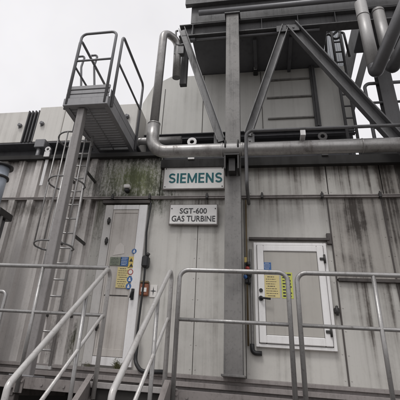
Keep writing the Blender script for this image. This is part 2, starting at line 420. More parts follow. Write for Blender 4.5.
# seam flange with clamps
b = B(); b.box(XL, XR, WY - .05, WY + .02, ZS + .004, ZS + .02, .003); b.box(XL, XR, WY - .05, WY + .02, ZS - .024, ZS - .004, .003)
seam = b.build('seam_flange', M['base'], enc)
for px in (322, 380, 262, 207, 150, 113, 64):
    c = P(px, 195, y=WY - .05)
    b = B(); b.box(c.x - .018, c.x + .018, WY - .075, WY + .0, ZS - .03, ZS + .035, .004); b.cyl((c.x, WY - .06, ZS - .05), (c.x, WY - .06, ZS + .055), .01, 8)
    b.build('clamp', M['iron'], seam)
# roof edge channel
b = B(); b.channel((XS, WY - .05, ZT - .03), (XR, WY - .05, ZT - .03), .09, .135, .012, flip=-1)
b.build('roof_edge', M['edgebeam'], enc)
b = B(); b.channel((XL, WY - .06, ZL - .01), (XS - .004, WY - .06, ZL - .01), .09, .07, .012, flip=-1)
b.build('roof_edge', M['edgebeam'], enc)
# ledge at right with stain
b = B(); zl = P(370, 281, y=WY).z
b.box(xs_low[4] + .02, XR, WY - .045, WY + .02, zl - .022, zl + .022, .004); b.build('ledge', M['strip'], enc)
# drip strip above the hatch door
x0, x1, z0, z1 = rect(249, 238.5, 329, 242, WY)
b = B(); b.box(x0, x1, WY - .06, WY, z0 + .005, z1 + .004, .004); b.box(x1 - .03, x1 + .03, WY - .05, WY, z0 - .04, z1 + .07, .004); b.build('drip_strip', M['strip'], enc)
# seam covers: dark joint strips on the right
for px in (330.5, 387):
    x = P(px, 230, y=WY).x
    B().box(x - .008, x + .010, WY - .014, WY + .02, ZB, ZS - .03, .002).build('joint_strip', M['strip'], enc)
    for zz in (.55, 1.0, 1.38, 2.0):
        pass
# base beam: two lips with a groove
b = B()
b.box(XL, XR, WY - .16, WY + .02, .118, ZB - .004, .004)
b.box(XL, XR, WY - .12, WY + .02, .085, .118, .002)
b.box(XL, XR, WY - .16, WY + .02, .03, .085, .004)
b.box(XL, XR, WY - .10, WY + .02, -.25, .03, .002)
base = b.build('base_beam', M['base'], enc)
B().box(1.5, XR, WY + .2, WY + .24, ZT + .03, ZT + .27, .003).build('sky_blocker', M['edgebeam'], enc)  # added plate, blocks the bright sky slit below the pipe
# lifting lugs on the roof edge
def lug(px, py, w=.11, h=.2, strip=False, mat='white', lean=0):
    c = P(px, py, y=WY - .085)
    b = B()
    pts = []
    for k in range(9):
        a = math.pi * k / 8
        pts.append((w / 2 * math.cos(a), h / 2 + w / 2 * math.sin(a) * 1.2))
    pts += [(-w / 2, -h / 2), (w / 2, -h / 2)]
    # lug plate with a real hole: built as ring + foot
    b.ring((c.x, c.z), w / 2, w / 4.2, WY - .135, WY - .11, 20)
    b.box(c.x - w / 2, c.x + w / 2, WY - .134, WY - .111, c.z - h, c.z - w * .42, .003)
    if strip: b.box(c.x - w / 2 + .015, c.x + w / 2 - .03, WY - .07, WY - .046, c.z - h - .5, c.z - h - .0, .003); b.box(c.x - w / 2 + .01, c.x + w / 2 - .01, WY - .11, WY - .046, c.z - h, c.z - h + .03, .003)
    return b.build('lifting_lug', M[mat], enc)
lug(49, 150.5, .1, .14, True, 'offwhite')

def words(t, X0, X1, Z0, Z1, y, lines):
    """unreadable small print: rows of word-length marks"""
    t.hold(); hg = Z1 - Z0; wd = X1 - X0
    for k in range(lines):
        zz = Z1 - hg * (k + .75) / (lines + .5); x = X0 + wd * (.1 if k % 4 else .2); end = X0 + wd * random.uniform(.68, .92)
        hh = hg / lines * (.2 if k % 4 else .27)
        while x < end - .004:
            w = min(random.uniform(.05, .2) * wd, end - x)
            t.box(x, x + w, y - .0015, y + .001, zz - hh * .5, zz + hh * .5, 0); x += w + wd * .035
    t.mark()

# ---- left door
DYF = WY - .05
def door_left():
    x0, x1 = P(107, 207, y=WY).x, P(148.5, 207, y=WY).x
    z0, z1 = .19, P(128, 206, y=WY).z
    d = B()
    fw = .13; fr = .13
    d.box(x1 - fr, x1, DYF, WY + .02, z0, z1, .006)
    d.box(x0 + fw, x1 - fr, DYF + .001, WY + .02, z1 - .075, z1, .005); d.box(x0 + fw, x1 - fr, DYF + .001, WY + .02, z0, z0 + .1, .005)
    door = d.build('door', M['offwhite'], enc)
    B().box(x0, x0 + fw - .001, DYF + .002, WY + .02, z0, z1, .006).build('hinge_stile', M['stile'], door); door['label'] = 'tall narrow door with safety stickers at the stair head'
    a, c, e, f = x0 + fw + .004, x1 - fr - .004, z0 + .105, z1 - .08
    l = B(); l.box(a, c, DYF + .016, WY + .02, e, f, .003)
    st = .024
    zk = P(120, 296, y=WY).z
    l.box(a, a + st, DYF + .006, DYF + .017, e, f, .003); l.box(c - st * .5, c, DYF + .006, DYF + .017, e, f, .003)
    l.box(a + st, c - st * .5, DYF + .007, DYF + .017, f - .05, f, .003); l.box(a + st, c - st * .5, DYF + .007, DYF + .017, e, e + .09, .003)
    l.build('leaf', M['leaf'], door)
    B().box(a + st + .01, c - st * .5 - .01, DYF + .013, DYF + .017, zk - .01, zk + .006, .001).build('joint', M['strip'], door)
    for py, px in ((221, 109), (241, 106.5), (326, 97)):
        q = P(px, py, y=DYF)
        h = B(); h.box(q.x - .022, q.x + .028, DYF - .025, DYF, q.z - .03, q.z + .03, .006); h.cyl((q.x + .005, DYF - .022, q.z - .06), (q.x + .005, DYF - .022, q.z + .045), .015, 12)
        h.build('hinge', M['iron'], door)
    q = P(132.5, 294, y=DYF)
    h = B(); h.box(q.x - .022, q.x + .022, DYF - .012, DYF, q.z - .075, q.z + .07, .005); h.tube([(q.x, DYF, q.z + .03), (q.x, DYF - .05, q.z + .03), (q.x - .01, DYF - .055, q.z - .06)], .014, .02, 10)
    h.build('handle', M['black'], door)
    # stickers
    def plate(n, px0, py0, px1, py1, mat, lift=.004, lines=0, lm='ink'):
        X0, X1, Z0, Z1 = rect(px0, py0, px1, py1, DYF + .005)
        t = B().box(X0, X1, DYF + .005 - lift, DYF + .014, Z0, Z1, .0008)
        if lines: words(t, X0, X1, Z0, Z1, DYF + .005 - lift, lines)
        return t.build(n, M[mat], door, M[lm])
    plate('notice', 110.5, 257, 120.5, 265.5, 'greygreen', .004, 5)
    plate('notice', 121, 257, 128.2, 266, 'blue', .004, 5, 'paper')
    plate('notice', 118, 267, 127.6, 288, 'paleyellow', .004, 9, 'strip')
    plate('warning_label', 128.9, 256.5, 133.8, 268, 'yellow', .004)
    plate('warning_label', 128.4, 268.3, 133, 276, 'paper', .0036)
    for cx, cy, r, mm in ((134.2, 251.2, .036, 'blue'), (130.5, 272, .04, 'red'), (129.6, 279.3, .04, 'blue'), (128.4, 286.2, .04, 'blue')):
        q = P(cx, cy, y=DYF)
        h = B(); h.cyl((q.x, DYF - .0015, q.z), (q.x, DYF + .012, q.z), r, 24)
        h.build('round_label', M[mm], door)
        h = B(); 
        if mm == 'red':
            h.cyl((q.x, DYF - .003, q.z), (q.x, DYF, q.z), r * .72, 24)
        else:
            h.cyl((q.x, DYF - .003, q.z + r * .3), (q.x, DYF, q.z + r * .3), r * .28, 14); h.box(q.x - r * .42, q.x + r * .42, DYF - .003, DYF, q.z - r * .55, q.z - r * .05, 0)
        h.build('print', M['paper'], door)
    for cy in (260, 265.2):
        q = P(131.2, cy, y=DYF); h = B(); r = .027
        h.prism([(q.x - r, DYF, q.z - r * .8), (q.x + r, DYF, q.z - r * .8), (q.x, DYF, q.z + r)], (0, -.0022, 0))
        h.build('print', M['ink'], door)
    q = P(119, 249, y=DYF)     # pale worn patch left by a torn sticker
    h = B(); h.prism([(q.x - .085, DYF + .014, q.z - .09), (q.x + .085, DYF + .014, q.z - .06), (q.x + .07, DYF + .014, q.z + .05), (q.x + .01, DYF + .014, q.z + .1), (q.x - .05, DYF + .014, q.z + .05)], (0, -.0025, 0)); h.build('torn_sticker', M['scrap'], door)
door_left()
b = B(); b.box(P(104, 203, y=WY).x, P(151, 203, y=WY).x, WY - .06, WY + .0, P(128, 204.5, y=WY).z, P(128, 201.5, y=WY).z, .004); b.build('drip_strip', M['strip'], enc)

# ---- hatch door
def door_right():
    x0, x1, z0, z1 = rect(253.5, 243.5, 335.8, 352, WY)
    x1 = P(325.2, 243, y=WY).x
    d = B(); yf = WY - .055; fo = .038
    for a, c, e, f in ((x0, x0 + fo, z0, z1), (x1 - fo, x1, z0, z1), (x0 + fo, x1 - fo, z1 - fo, z1), (x0 + fo, x1 - fo, z0, z0 + fo)):
        d.box(a, c, yf + .0, WY + .02, e, f, .005)
    door = d.build('door', M['white'], enc); door['label'] = 'wide white framed hatch door with a grey leaf'
    l = B(); a, c, e, f = x0 + fo + .006, x1 - fo - .006, z0 + fo + .006, z1 - fo - .006; st = .085
    l.box(a, a + st, yf - .02, WY + .01, e, f, .008); l.box(c - st, c, yf - .02, WY + .01, e, f, .008)
    l.box(a + st, c - st, yf - .019, WY + .01, f - st * .9, f, .008); l.box(a + st, c - st, yf - .019, WY + .01, e, e + st * 1.1, .008)
    l.build('leaf_frame', M['white'], door)
    B().box(a + st + .004, c - st - .004, yf - .004, WY + .01, e + st * 1.1 + .004, f - st * .9 - .004, .002).build('leaf', M['hatch'], door)
    B().box(a + st, c - st, yf + .002, WY + .012, e + st * 1.1, f - st * .9, 0).build('gasket', M['black'], door)
    for px, py in ((322.5, 259), (329, 332)):
        q = P(px, py, y=yf - .02)
        h = B(); h.box(q.x - .035, q.x + .025, yf - .032, yf - .02, q.z - .017, q.z + .017, .004); h.cyl((q.x + .025, yf - .03, q.z - .055), (q.x + .025, yf - .03, q.z + .055), .014, 12)
        h.build('hinge', M['iron'], door)
    q = P(261, 290.3, y=yf - .02); B().cyl((q.x, yf - .03, q.z), (q.x, yf - .018, q.z), .024, 16).build('lock', M['black'], door)
    q = P(261, 298.3, y=yf - .02)
    h = B(); h.cyl((q.x, yf - .035, q.z), (q.x, yf - .018, q.z), .03, 16); h.tube([(q.x, yf - .03, q.z), (q.x, yf - .07, q.z), (q.x + .12, yf - .075, q.z - .012)], .013, .02, 10)
    h.build('handle', M['black'], door)
    yl = yf - .004
    def plate(n, px0, py0, px1, py1, mat, lines, lm='ink', w=.72):
        X0, X1, Z0, Z1 = rect(px0, py0, px1, py1, yl)
        t = B().box(X0, X1, yl - .003, yl + .003, Z0, Z1, .0006)
        if n == 'notice': words(t, X0, X1, Z0, Z1, yl - .003, lines)
        else:
            t.hold(); hg = Z1 - Z0
            for k in range(lines):
                zz = Z1 - hg * (k + .75) / (lines + .5)
                for c0 in (.1, .55):
                    wd_ = random.uniform(.18, .34); hh = random.uniform(.015, .032)
                    t.box(X0 + (X1 - X0) * c0, X0 + (X1 - X0) * (c0 + wd_), yl - .0045, yl - .002, zz - hg * hh, zz + hg * hh, 0)
            t.mark()
        t.build(n, M[mat], door, M[lm])
    plate('notice', 263.3, 262.3, 271.3, 270, 'blue', 5, 'paper')
    plate('notice', 264.2, 275, 280.2, 298, 'paleyellow', 9, 'strip')
    plate('instruction_sheet', 280.8, 272.3, 293.8, 298.8, 'lime', 8)
door_right()
q = P(336.5, 311, y=WY)
b = B(); b.box(q.x - .03, q.x + .03, WY - .05, WY, q.z - .03, q.z + .03, .006); b.cyl((q.x, WY - .05, q.z - .06), (q.x, WY - .05, q.z + .05), .016, 10); b.build('latch', M['iron'], enc)

# ------------------------------------------------------------------ signs on the wall
def sign(name, label, px0, py0, px1, py1, texts, y, mat):
    x0, x1, z0, z1 = rect(px0, py0, px1, py1, y)
    root = thing(name, label, 'sign', ((x0 + x1) / 2, y + .03, z0))
    B().box(x0, x1, y, y + .035, z0, z1, .005).build('board', M['board'], root)
    b = B(); t = .012
    b.box(x0 - t, x1 + t, y + .008, y + .04, z0 - t, z0 - .001, .002); b.box(x0 - t, x1 + t, y + .008, y + .04, z1 + .001, z1 + t * .6, .002)
    b.box(x0 - t, x0 - .001, y + .008, y + .04, z0, z1, .002); b.box(x1 + .001, x1 + t, y + .008, y + .04, z0, z1, .002)
    b.build('edge_trim', M['edge'], root)
    for s, a0, b0, a1, b1, bold in texts:
        X0, X1, Z0, Z1 = rect(a0, b0, a1, b1, y)
        if mat is M['teal']: capitals(s, root, X0, X1, Z0, Z1, y, mat)
        else: lettering('lettering', s, root, X0, X1, Z0, Z1, y, mat, bold)
    for xx in (x0 + .025, x1 - .025):
        for zz in ((z0 + .03, z1 - .03) if mat is M['teal'] else (z1 - .06,)): B().cyl((xx, y - .006, zz), (xx, y + .002, zz), .009, 8).build('screw', M['iron'], root)
    b = B()
    for xx in (x0 + .06, x1 - .06): b.box(xx - .02, xx + .02, y + .036, WY, z0 + .05, z1 - .05, .002)
    b.build('bracket', M['iron'], root)
sign('name_sign', 'white wall sign with large teal capital letters under the pipe', 165, 167.3, 223.8, 188, [('SIEMENS', 169.2, 173.6, 222.0, 182.4, .008)], WY - .075, M['teal'])
sign('turbine_sign', 'smaller white wall sign reading gas turbine in black capitals', 170.6, 204.8, 216.8, 224, [('SGT-600', 180, 208.2, 206.8, 213.6, .012), ('GAS TURBINE', 171.9, 215.7, 215.2, 221.6, .012)], WY - .075, M['ink'])

# ------------------------------------------------------------------ steel frame: column, girder, braces
FY = 5.72
fr = thing('steel_frame', 'tall galvanised steel column with girder and diagonal braces against the enclosure', 'steel frame', (-.45, FY, ZB))
xc0, xc1 = P(223.7, 340, y=FY - .1).x, P(242.5, 340, y=FY - .1).x
xc = (xc0 + xc1) / 2; cw = xc1 - xc0
zg0, zg1 = P(230, 27, y=FY - .09).z, P(230, 15.5, y=FY - .09).z
b = B(); b.ibeam((xc, FY, ZB), (xc, FY, zg1 + .02), cw, .2, .016, (0, 1, 0)); col = b.build('column', M['galv'], fr)
b = B(); b.box(xc - cw * .62, xc + cw * .62, FY - .13, FY + .13, ZB - .002, ZB + .022, .003); b.build('foot_plate', M['galv'], col)
b = B(); b.box(xc - cw * .62, xc + cw * .62, FY - .135, FY + .13, zg1 + .02, zg1 + .05, .003); b.build('cap_plate', M['dark'], col)
# pipe support on the column
zp = 3.02
b = B()
for s in (-1, 1):
    b.box(xc + s * cw * .42 - .012, xc + s * cw * .42 + .012, FY - .34, FY - .1, zp - .36, zp - .125, .003)
b.box(xc - cw * .5, xc + cw * .5, FY - .345, FY - .1, zp - .15, zp - .127, .003)
b.box(xc - cw * .22, xc + cw * .22, FY - .26, FY - .1, zp - .36, zp - .152, .004)
b.build('pipe_bracket', M['iron'], col)
xg0 = P(178, 25, y=FY - .1).x; XG = 3.6
b = B(); b.ibeam((xg0, FY + .13, (zg0 + zg1) / 2), (XG, FY + .13, (zg0 + zg1) / 2), .2, zg1 - zg0, .018); b.build('girder', M['dark'], fr)
b = B()
p0 = P(182, 29, y=FY); p1 = P(221, 140, y=FY)
b.channel(p0, p1, .09, .12, .012, (1, 0, 0), 1); b.build('brace', M['braces'], fr)
p0 = P(285.5, 26, y=FY); p1 = P(248, 134, y=FY)
b = B(); b.channel(p0, p1, .09, .12, .012, (1, 0, 0), 1); b.build('brace', M['braces'], fr)
p0 = P(291, 25, y=FY); pa = P(400, 143, y=FY)
b = B(); b.channel(p0, p0 + (pa - p0) * 1.09, .12, .19, .02, (1, 0, 0), 1); b.build('brace', M['dark'], fr)
b = B(); c = P(287, 26, y=FY); b.box(c.x - .18, c.x + .2, FY - .02, FY, zg0 - .14, zg0 + .0, .003)
for dx in (-.1, .0, .1): b.cyl((c.x + dx, FY - .035, zg0 - .07), (c.x + dx, FY, zg0 - .07), .018, 8)
b.build('gusset', M['dark'], fr)
for px, sx in ((218, -1), (249.5, 1)):
    c = P(px, 134, y=FY)
    b = B(); b.box(c.x - .07, c.x + .07, FY + .062, FY + .074, c.z - .14, c.z + .04, .003)
    for dx, dz in ((-.03, 0), (.03, 0), (0, -.08)): b.cyl((c.x + dx, FY + .045, c.z + dz), (c.x + dx, FY + .062, c.z + dz), .016, 6)
    b.build('gusset', M['braces'], fr)
for x in [xg0 + .25 + k * .62 for k in range(9)]:
    B().box(x - .006, x + .006, FY + .032, FY + .12, zg0 + .018, zg1 - .018, .001).build('stiffener', M['dark'], fr)
pe = p0 + (pa - p0) * 1.09
b = B(); b.ibeam((pe.x + .1, FY, ZB), (pe.x + .1, FY, pe.z + .02), cw, .2, .016, (0, 1, 0)); b.build('column', M['galv'], fr)
# second column at the far right carrying the overhead duct
c = P(389, 105, y=6.55)
b = B(); b.ibeam((c.x, 6.55, ZT + .03), (c.x, 6.55, zg0 + .1), .22, .2, .016, (0, 1, 0)); b.build('column', M['dark'], fr)
# bracket near the goose neck
b = B(); a1 = P(176, 31, y=FY); a2 = P(176, 45, y=FY); a3 = P(181, 45, y=FY)
b.tube([a1 + Vector((.04, 0, 0)), a1, a2, a3 + Vector((.06, 0, 0))], .018, .05, 8); b.build('bracket', M['braces'], fr)
b = B(); x0, x1, z0, z1 = rect(175, 47.5, 184, 55, FY + .05); b.box(x0, x1, FY, FY + .1, z0, z1, .006); b.build('junction_plate', M['braces'], fr)
b = B(); p0 = P(186, 45, y=FY + .3); p1 = P(191, 76, y=FY + .3); b.bar((p0.x, FY + .3, zg0), (p0.x, FY + .3, p1.z - .2), .12, .1, (0, 1, 0)); b.build('hanger', M['dark'], fr)

# ------------------------------------------------------------------ upper cream house on the roof
HYF = 6.95
hs = thing('filter_house', 'pale cream filter house standing on the enclosure roof below the dark canopy', 'building', (-.3, HYF + 1.2, ZT))
zb = P(230, 131.5, y=HYF).z
xr = P(352, 110, y=HYF).x
out = [(137.5, 136), (142.5, 104), (154, 85.5), (172, 76.5)]
pts = [P(px, py, y=HYF) for px, py in out]
pts[0].z = zb
zt = zg0 + .02
pts += [Vector((P(186, 70, y=HYF).x, HYF, zt)), Vector((xr, HYF, zt)), Vector((xr, HYF, zb))]
B().prism(pts, (0, 2.4, 0)).build('wall', M['house'], hs)
# upright joints and cross ribs
for px in (164, 203, 262):
    x = P(px, 105, y=HYF).x; B().box(x - .006, x + .006, HYF - .006, HYF + .01, zb, zt - .3 if px < 170 else zt - .02, .001).build('joint', M['strip'], hs)
x = P(315, 100, y=HYF).x
b = B(); b.box(x - .05, x + .05, HYF - .07, HYF + .005, zb, zt - .01, .006); b.box(x - .012, x + .012, HYF - .1, HYF - .06, zb, zt - .01, .004); b.build('corner_post', M['dark'], hs)
xa, xb = P(267, 100, y=HYF).x, x - .055
for py in (80, 97.5, 118.5):
    z = P(290, py, y=HYF).z; B().box(xa, xb, HYF - .045, HYF + .005, z - .014, z + .012, .004).build('cross_rib', M['ribgrey'], hs)
# dark box stands in for the shaded gap under the house
B().box(pts[0].x + .05, xr, HYF + .25, HYF + 2.2, ZT + .02, zb - .002, 0).build('gap_shade', M['soffit'], hs)
b = B(); b.channel((pts[0].x, HYF + .05, zb - .06), (xr, HYF + .05, zb - .06), .1, .115, .012); b.build('sill_beam', M['soffit'], hs)
q = P(255.5, 71.5, y=HYF - .08)
b = B(); b.box(q.x - .045, q.x + .045, HYF - .16, HYF, q.z - .05, q.z + .05, .012); l = b.build('lamp', M['black'], hs)
B().box(q.x - .03, q.x + .03, HYF - .168, HYF - .159, q.z - .02, q.z + .045, .004).build('lamp_lens', M['lens'], hs)

# ------------------------------------------------------------------ overhead duct with dark underside
cy0 = FY + .03
cn = thing('inlet_duct', 'dark grey overhead inlet duct with flat black underside above the cream house', 'duct', (0, cy0 + 1.2, zg0 + .2))
xs0 = P(191, 15, y=cy0 - .03).x
xh = P(325, 45, z=zg0).x
zs = zg0 + .03
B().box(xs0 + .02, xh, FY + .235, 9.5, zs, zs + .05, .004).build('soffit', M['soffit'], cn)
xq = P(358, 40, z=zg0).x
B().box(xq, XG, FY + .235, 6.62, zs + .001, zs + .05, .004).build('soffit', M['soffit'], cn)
B().box(xs0, XG, cy0 + .0, cy0 + .06, zg1 + .01, zg1 + 1.6, .005).build('fascia', M['dark'], cn)
B().box(xs0 + .003, xs0 + .06, cy0 + .06, 9.5, zs + .05, zg1 + 1.6, .005).build('side_wall', M['dark'], cn)
x = P(186.5, 4, y=cy0).x; z = P(187, 8.5, y=cy0).z
B().box(x, XG, cy0 - .1, cy0 - .001, z, z + .5, .006).build('cornice', M['dark'], cn)
B().box(xs0, xh - .3, cy0 + .06, 9.5, zg1 + 1.55, zg1 + 1.6, 0).build('roof', M['dark'], cn)
a = P(199, 13, y=cy0 - .12); 
b = B(); zc = P(215, 12, y=cy0 - .12).z; b.tube([(a.x, cy0 - .13, zc), (XG, cy0 - .13, zc)], .05, 0, 14); b.build('cable_duct', M['prail'], cn)
b = B(); a = P(191, 40, z=zs - .06); c = P(228, 38, z=zs - .06); b.tube([a, (XG * .3, a.y, zs - .06)], .022, 0, 10); b.cyl(a - Vector((.06, 0, 0)), a + Vector((.08, 0, 0)), .04, 10); b.build('underside_conduit', M['prail'], cn)
for px in (255, 290):
    x = P(px, 45, z=zs).x
    B().box(x - .03, x + .03, FY + .24, 9, zs - .08, zs - .001, .004).build('stiffener', M['soffit'], cn)
# pale cladding behind the ladder hatch
def corr(x0, x1, y, z0, z1):
    b = B(); pts = []; x = x0
    while x < x1:
        pts += [(x, y), (x + .03, y), (x + .04, y + .03), (x + .07, y + .03)]; x += .08
    pts += [(x, y + .06), (x0, y + .06)]
    b.prism([(p[0], p[1], z0) for p in pts], (0, 0, z1 - z0)); return b
corr(xh + .02, xq + .1, 7.6, zs + .03, zs + 2.2).build('cladding', M['clad'], cn)

# ------------------------------------------------------------------ left vent box
vby = 6.4; zv0, zv1 = P(30, 142, y=6.4).z, P(0, 113, y=6.4).z
vb = thing('vent_box', 'long pale overhanging vent box on the roof edge behind the platform', 'vent box', (-3.8, vby + .6, zv0))
xv = [-8.0, P(24, 130, y=vby).x, P(35, 130, y=vby).x, P(62, 125, y=vby).x, P(110, 125, y=vby).x, P(136, 125, y=vby).x]
zr = P(60, 105.5, y=vby).z
B().box(xv[0], xv[1], vby, 8.9, zv0, zv1, .008).build('panel', M['ventbox'], vb)
B().box(xv[2], xv[3], vby, 8.9, zv0, zr - .02, .008).build('panel', M['ventbox'], vb)
B().box(xv[3] + .008, xv[5], vby + .004, 8.9, zv0, zr - .05, .008).build('panel', M['ventbox'], vb)
b = B()
for k in range(4):
    x = xv[1] + .01 + k * (xv[2] - xv[1] - .02) / 3
    b.box(x - .012, x + .012, vby - .012, vby + .1, zv0, zv1 + .01, .003)
b.box(xv[1] + .004, xv[2] - .004, vby + .05, 8.9, zv0, zv1 - .01, 0); b.build('joint_cover', M['dark'], vb)
B().box(xv[0], xv[5], vby + .012, 8.9, zv0 - .03, zv0 - .002, .003).build('underside', M['soffit'], vb)
B().box(xv[0], xv[5] - .05, vby + .3, 8.8, ZL + .03, zv0 - .031, 0).build('gap_shade', M['soffit'], vb)  # dark fill painted for the shaded recess below the vent box
B().box(xv[0], xv[5] + .02, vby - .025, 7.2, zr - .012, zr + .01, .003) if False else None
for px, py in ((21, 126), (43, 124), (128, 117)):
    q = P(px, py, y=vby)
    b = B(); b.box(q.x - .045, q.x + .0, vby - .01, vby, q.z - .05, q.z + .05, .003); b.cyl((q.x - .02, vby - .06, q.z), (q.x + .0, vby, q.z), .035, 12); b.box(q.x - .02, q.x + .035, vby - .07, vby - .02, q.z - .035, q.z + .02, .01)
    b.build('lifting_pin', M['prail'], vb)
# drain stub and bracket under the box
q = P(40, 147, y=vby - .1)
b = B(); b.box(q.x - .1, q.x + .1, vby - .15, vby + .2, zv0 - .2, zv0 - .031, .01); b.cyl((q.x - .02, vby - .08, ZL + .03), (q.x - .02, vby - .08, zv0 - .15), .04, 12); b.build('drain', M['prail'], vb)

# ------------------------------------------------------------------ pipes
PY = 5.5
zp = 3.02
vp = thing('vent_pipe', 'dull steel pipe running along the wall top and bending up into a goose neck', 'pipe', (0, PY, zp - .12))
xe = P(154.5, 120, y=PY).x
xt2 = P(172.5, 60, y=PY).x
g0 = P(166, 31, y=PY).z; 
b = B(); b.tube([(4.4, PY, zp), (xe, PY, zp), (xe, PY, zp + .5)], .097, .24, 24, True, 10)
main = b.build('pipe_run', M['pipe'], vp)
b = B(); b.tube([(xe, PY, zp + .5), (xe, PY, g0), (xt2, PY + .28, g0), (xt2 + .02, PY + .3, P(174, 78, y=PY + .3).z)], .07, .15, 20, True, 10)
b.build('goose_neck', M['pipe'], vp)
B().cyl((xe, PY, zp + .48), (xe, PY, zp + .5), .1, 20).build('weld_collar', M['pipe'], vp)
for x, w in ((xc - .15, .025), (xc + .13, .025), (1.35, .012), (2.6, .012)):
    B().cyl((x, PY, zp), (x + w, PY, zp), .102, 24).build('weld_collar', M['pipe'], vp)
b = B(); b.tube([(xc - .09, FY - .1, zp - .02), (xc - .09, PY - .11, zp - .02), (xc - .09, PY - .11, zp + .11), (xc - .09, FY - .1, zp + .11)], .012, .05, 8)
b.tube([(xc + .09, FY - .1, zp - .02), (xc + .09, PY - .11, zp - .02), (xc + .09, PY - .11, zp + .11), (xc + .09, FY - .1, zp + .11)], .012, .05, 8)
b.build('pipe_clamp', M['iron'], vp)
# roof pipes behind it
yy = 6.35
za = P(150, 141, y=yy).z
b = B(); b.tube([(P(100, 141, y=yy).x, yy, za), (P(181.5, 141, y=yy).x, yy, za)], .065, 0, 18); b.cyl((P(137, 141, y=yy).x, yy, za), (P(139, 141, y=yy).x, yy, za), .085, 18)
tag(b.build('roof_pipe', M['pipe']), 'short plugged pipe lying on the roof behind the goose neck bend', 'pipe')
za2 = ZT + .03 + .072
b = B(); b.tube([(P(100, 150, y=yy - .05).x, yy - .05, za2), (P(165, 150, y=yy - .05).x, yy - .05, za2)], .072, 0, 18)
tag(b.build('roof_pipe', M['dark']), 'dark pipe below the plugged pipe on the roof edge', 'pipe')
# lifting eyes standing in the dark gap
for px, py, s in ((192, 142, 1), (322.5, 136.5, .9)):
    q = P(px, py, y=5.9)
    b = B(); b.ring((q.x, q.z), .075 * s, .036 * s, 5.885, 5.915, 22); b.box(q.x - .05 * s, q.x + .05 * s, 5.886, 5.914, ZT + .028, q.z - .055 * s, .003)
    o = b.build('lifting_eye', M['white'] if px < 200 else M['iron'])
    tag(o, 'white ring lifting eye standing above the large sign' if px < 200 else 'dark ring lifting eye standing behind the pipe near the roof ladder', 'lifting eye')
# thin conduit above the pipe at the right
cyy = 5.34
b = B(); c0 = P(247, 190, y=cyy); c1 = P(247, 131, y=cyy); c2 = P(400, 121.5, y=cyy)
b.tube([(c0.x, WY - .05, c0.z + .05), (c0.x, cyy, c0.z + .05), (c0.x, cyy, c1.z), (c2.x + 2.0, cyy, c1.z)], .024, .1, 12)
cd = tag(b.build('conduit', M['dark']), 'thin dark bent conduit running above the wall top pipe', 'conduit')
q = P(301, 126, y=PY)
b = B(); b.box(q.x - .035, q.x + .035, cyy - .012, cyy + .012, zp + .1, c1.z - .02, .004); b.box(q.x - .034, q.x + .034, cyy + .012, PY, zp + .112, zp + .128, .003)
tag(b.build('stand_off', M['offwhite']), 'short pale stand-off post between the pipe and thin conduit', 'bracket')

# insulated pipes at the top right
def ins(name, label, top, bot, end, y0, r):
    root = thing(name, label, 'pipe', P(*bot, y=y0) - Vector((0, 0, r)), 'insulated pipes at the overhead duct')
    t = P(*top, y=y0); bt = P(*bot, y=y0); e = P(*end, y=y0 - .8)
    b = B(); d = (e - bt).normalized()
    b.tube([(bt.x, y0, zg0 + .2), (bt.x, y0, bt.z + .16)], r, 0, 22); b.build('jacket', M['jacket'], root)
    b = B(); b.tube([(bt.x, y0, bt.z + .159), bt, e + (e - bt) * .4], r * .985, .16, 22, True, 9); b.build('lower_leg', M['leg'], root)
    b = B(); zc = P(top[0], top[1] + 8, y=y0).z; b.cyl((bt.x, y0, zc - .012), (bt.x, y0, zc + .012), r + .006, 22); b.build('band', M['jacket'], root)
ins('insulated_pipe', 'shiny jacketed pipe bending into a V, nearer the column braces', (365, 8), (375.5, 74), (405, 5), 5.55, .095)
ins('insulated_pipe', 'shiny jacketed pipe bending into a V, next to the picture edge', (381, 4), (392, 70), (425, 0), 5.75, .095)
# dark ducts behind
def duct(pxa, pxb, y0, w, label):
    a, c = P(*pxa, y=y0), P(*pxb, y=y0)
    b = B(); b.bar(a, c, w, w, (0, 1, 0)); tag(b.build('strut', M['dark']), label, 'strut', 'struts behind the insulated pipes')
duct((361, 8), (335, 128), 7.5, .2, 'thick dark sloping strut beside the hatch in the canopy underside')
duct((379, 8), (346, 128), 7.3, .13, 'thinner dark sloping strut just below the V shaped pipes')
# roof guard rail
gy = 6.6
gr = thing('roof_guard_rail', 'grey tube guard rail on the roof against the sky', 'guard rail', (P(375, 140, y=gy).x, gy, ZT))
a = P(364, 84, y=gy); e = 3.4; m1 = P(368, 103, y=gy); m2 = P(368, 128, y=gy)
b = B(); b.tube([(a.x, gy, ZT + .03), (a.x, gy, a.z), (e, gy, a.z)], .03, .1, 12); b.build('top_rail', M['prail'], gr)
for m in (m1, m2): B().tube([(a.x, gy, m.z), (e, gy, m.z)], .022, 0, 10).build('mid_rail', M['prail'], gr)
for x in (a.x + 1.0,): B().cyl((x, gy, ZT + .03), (x, gy, a.z), .025, 10).build('post', M['prail'], gr)

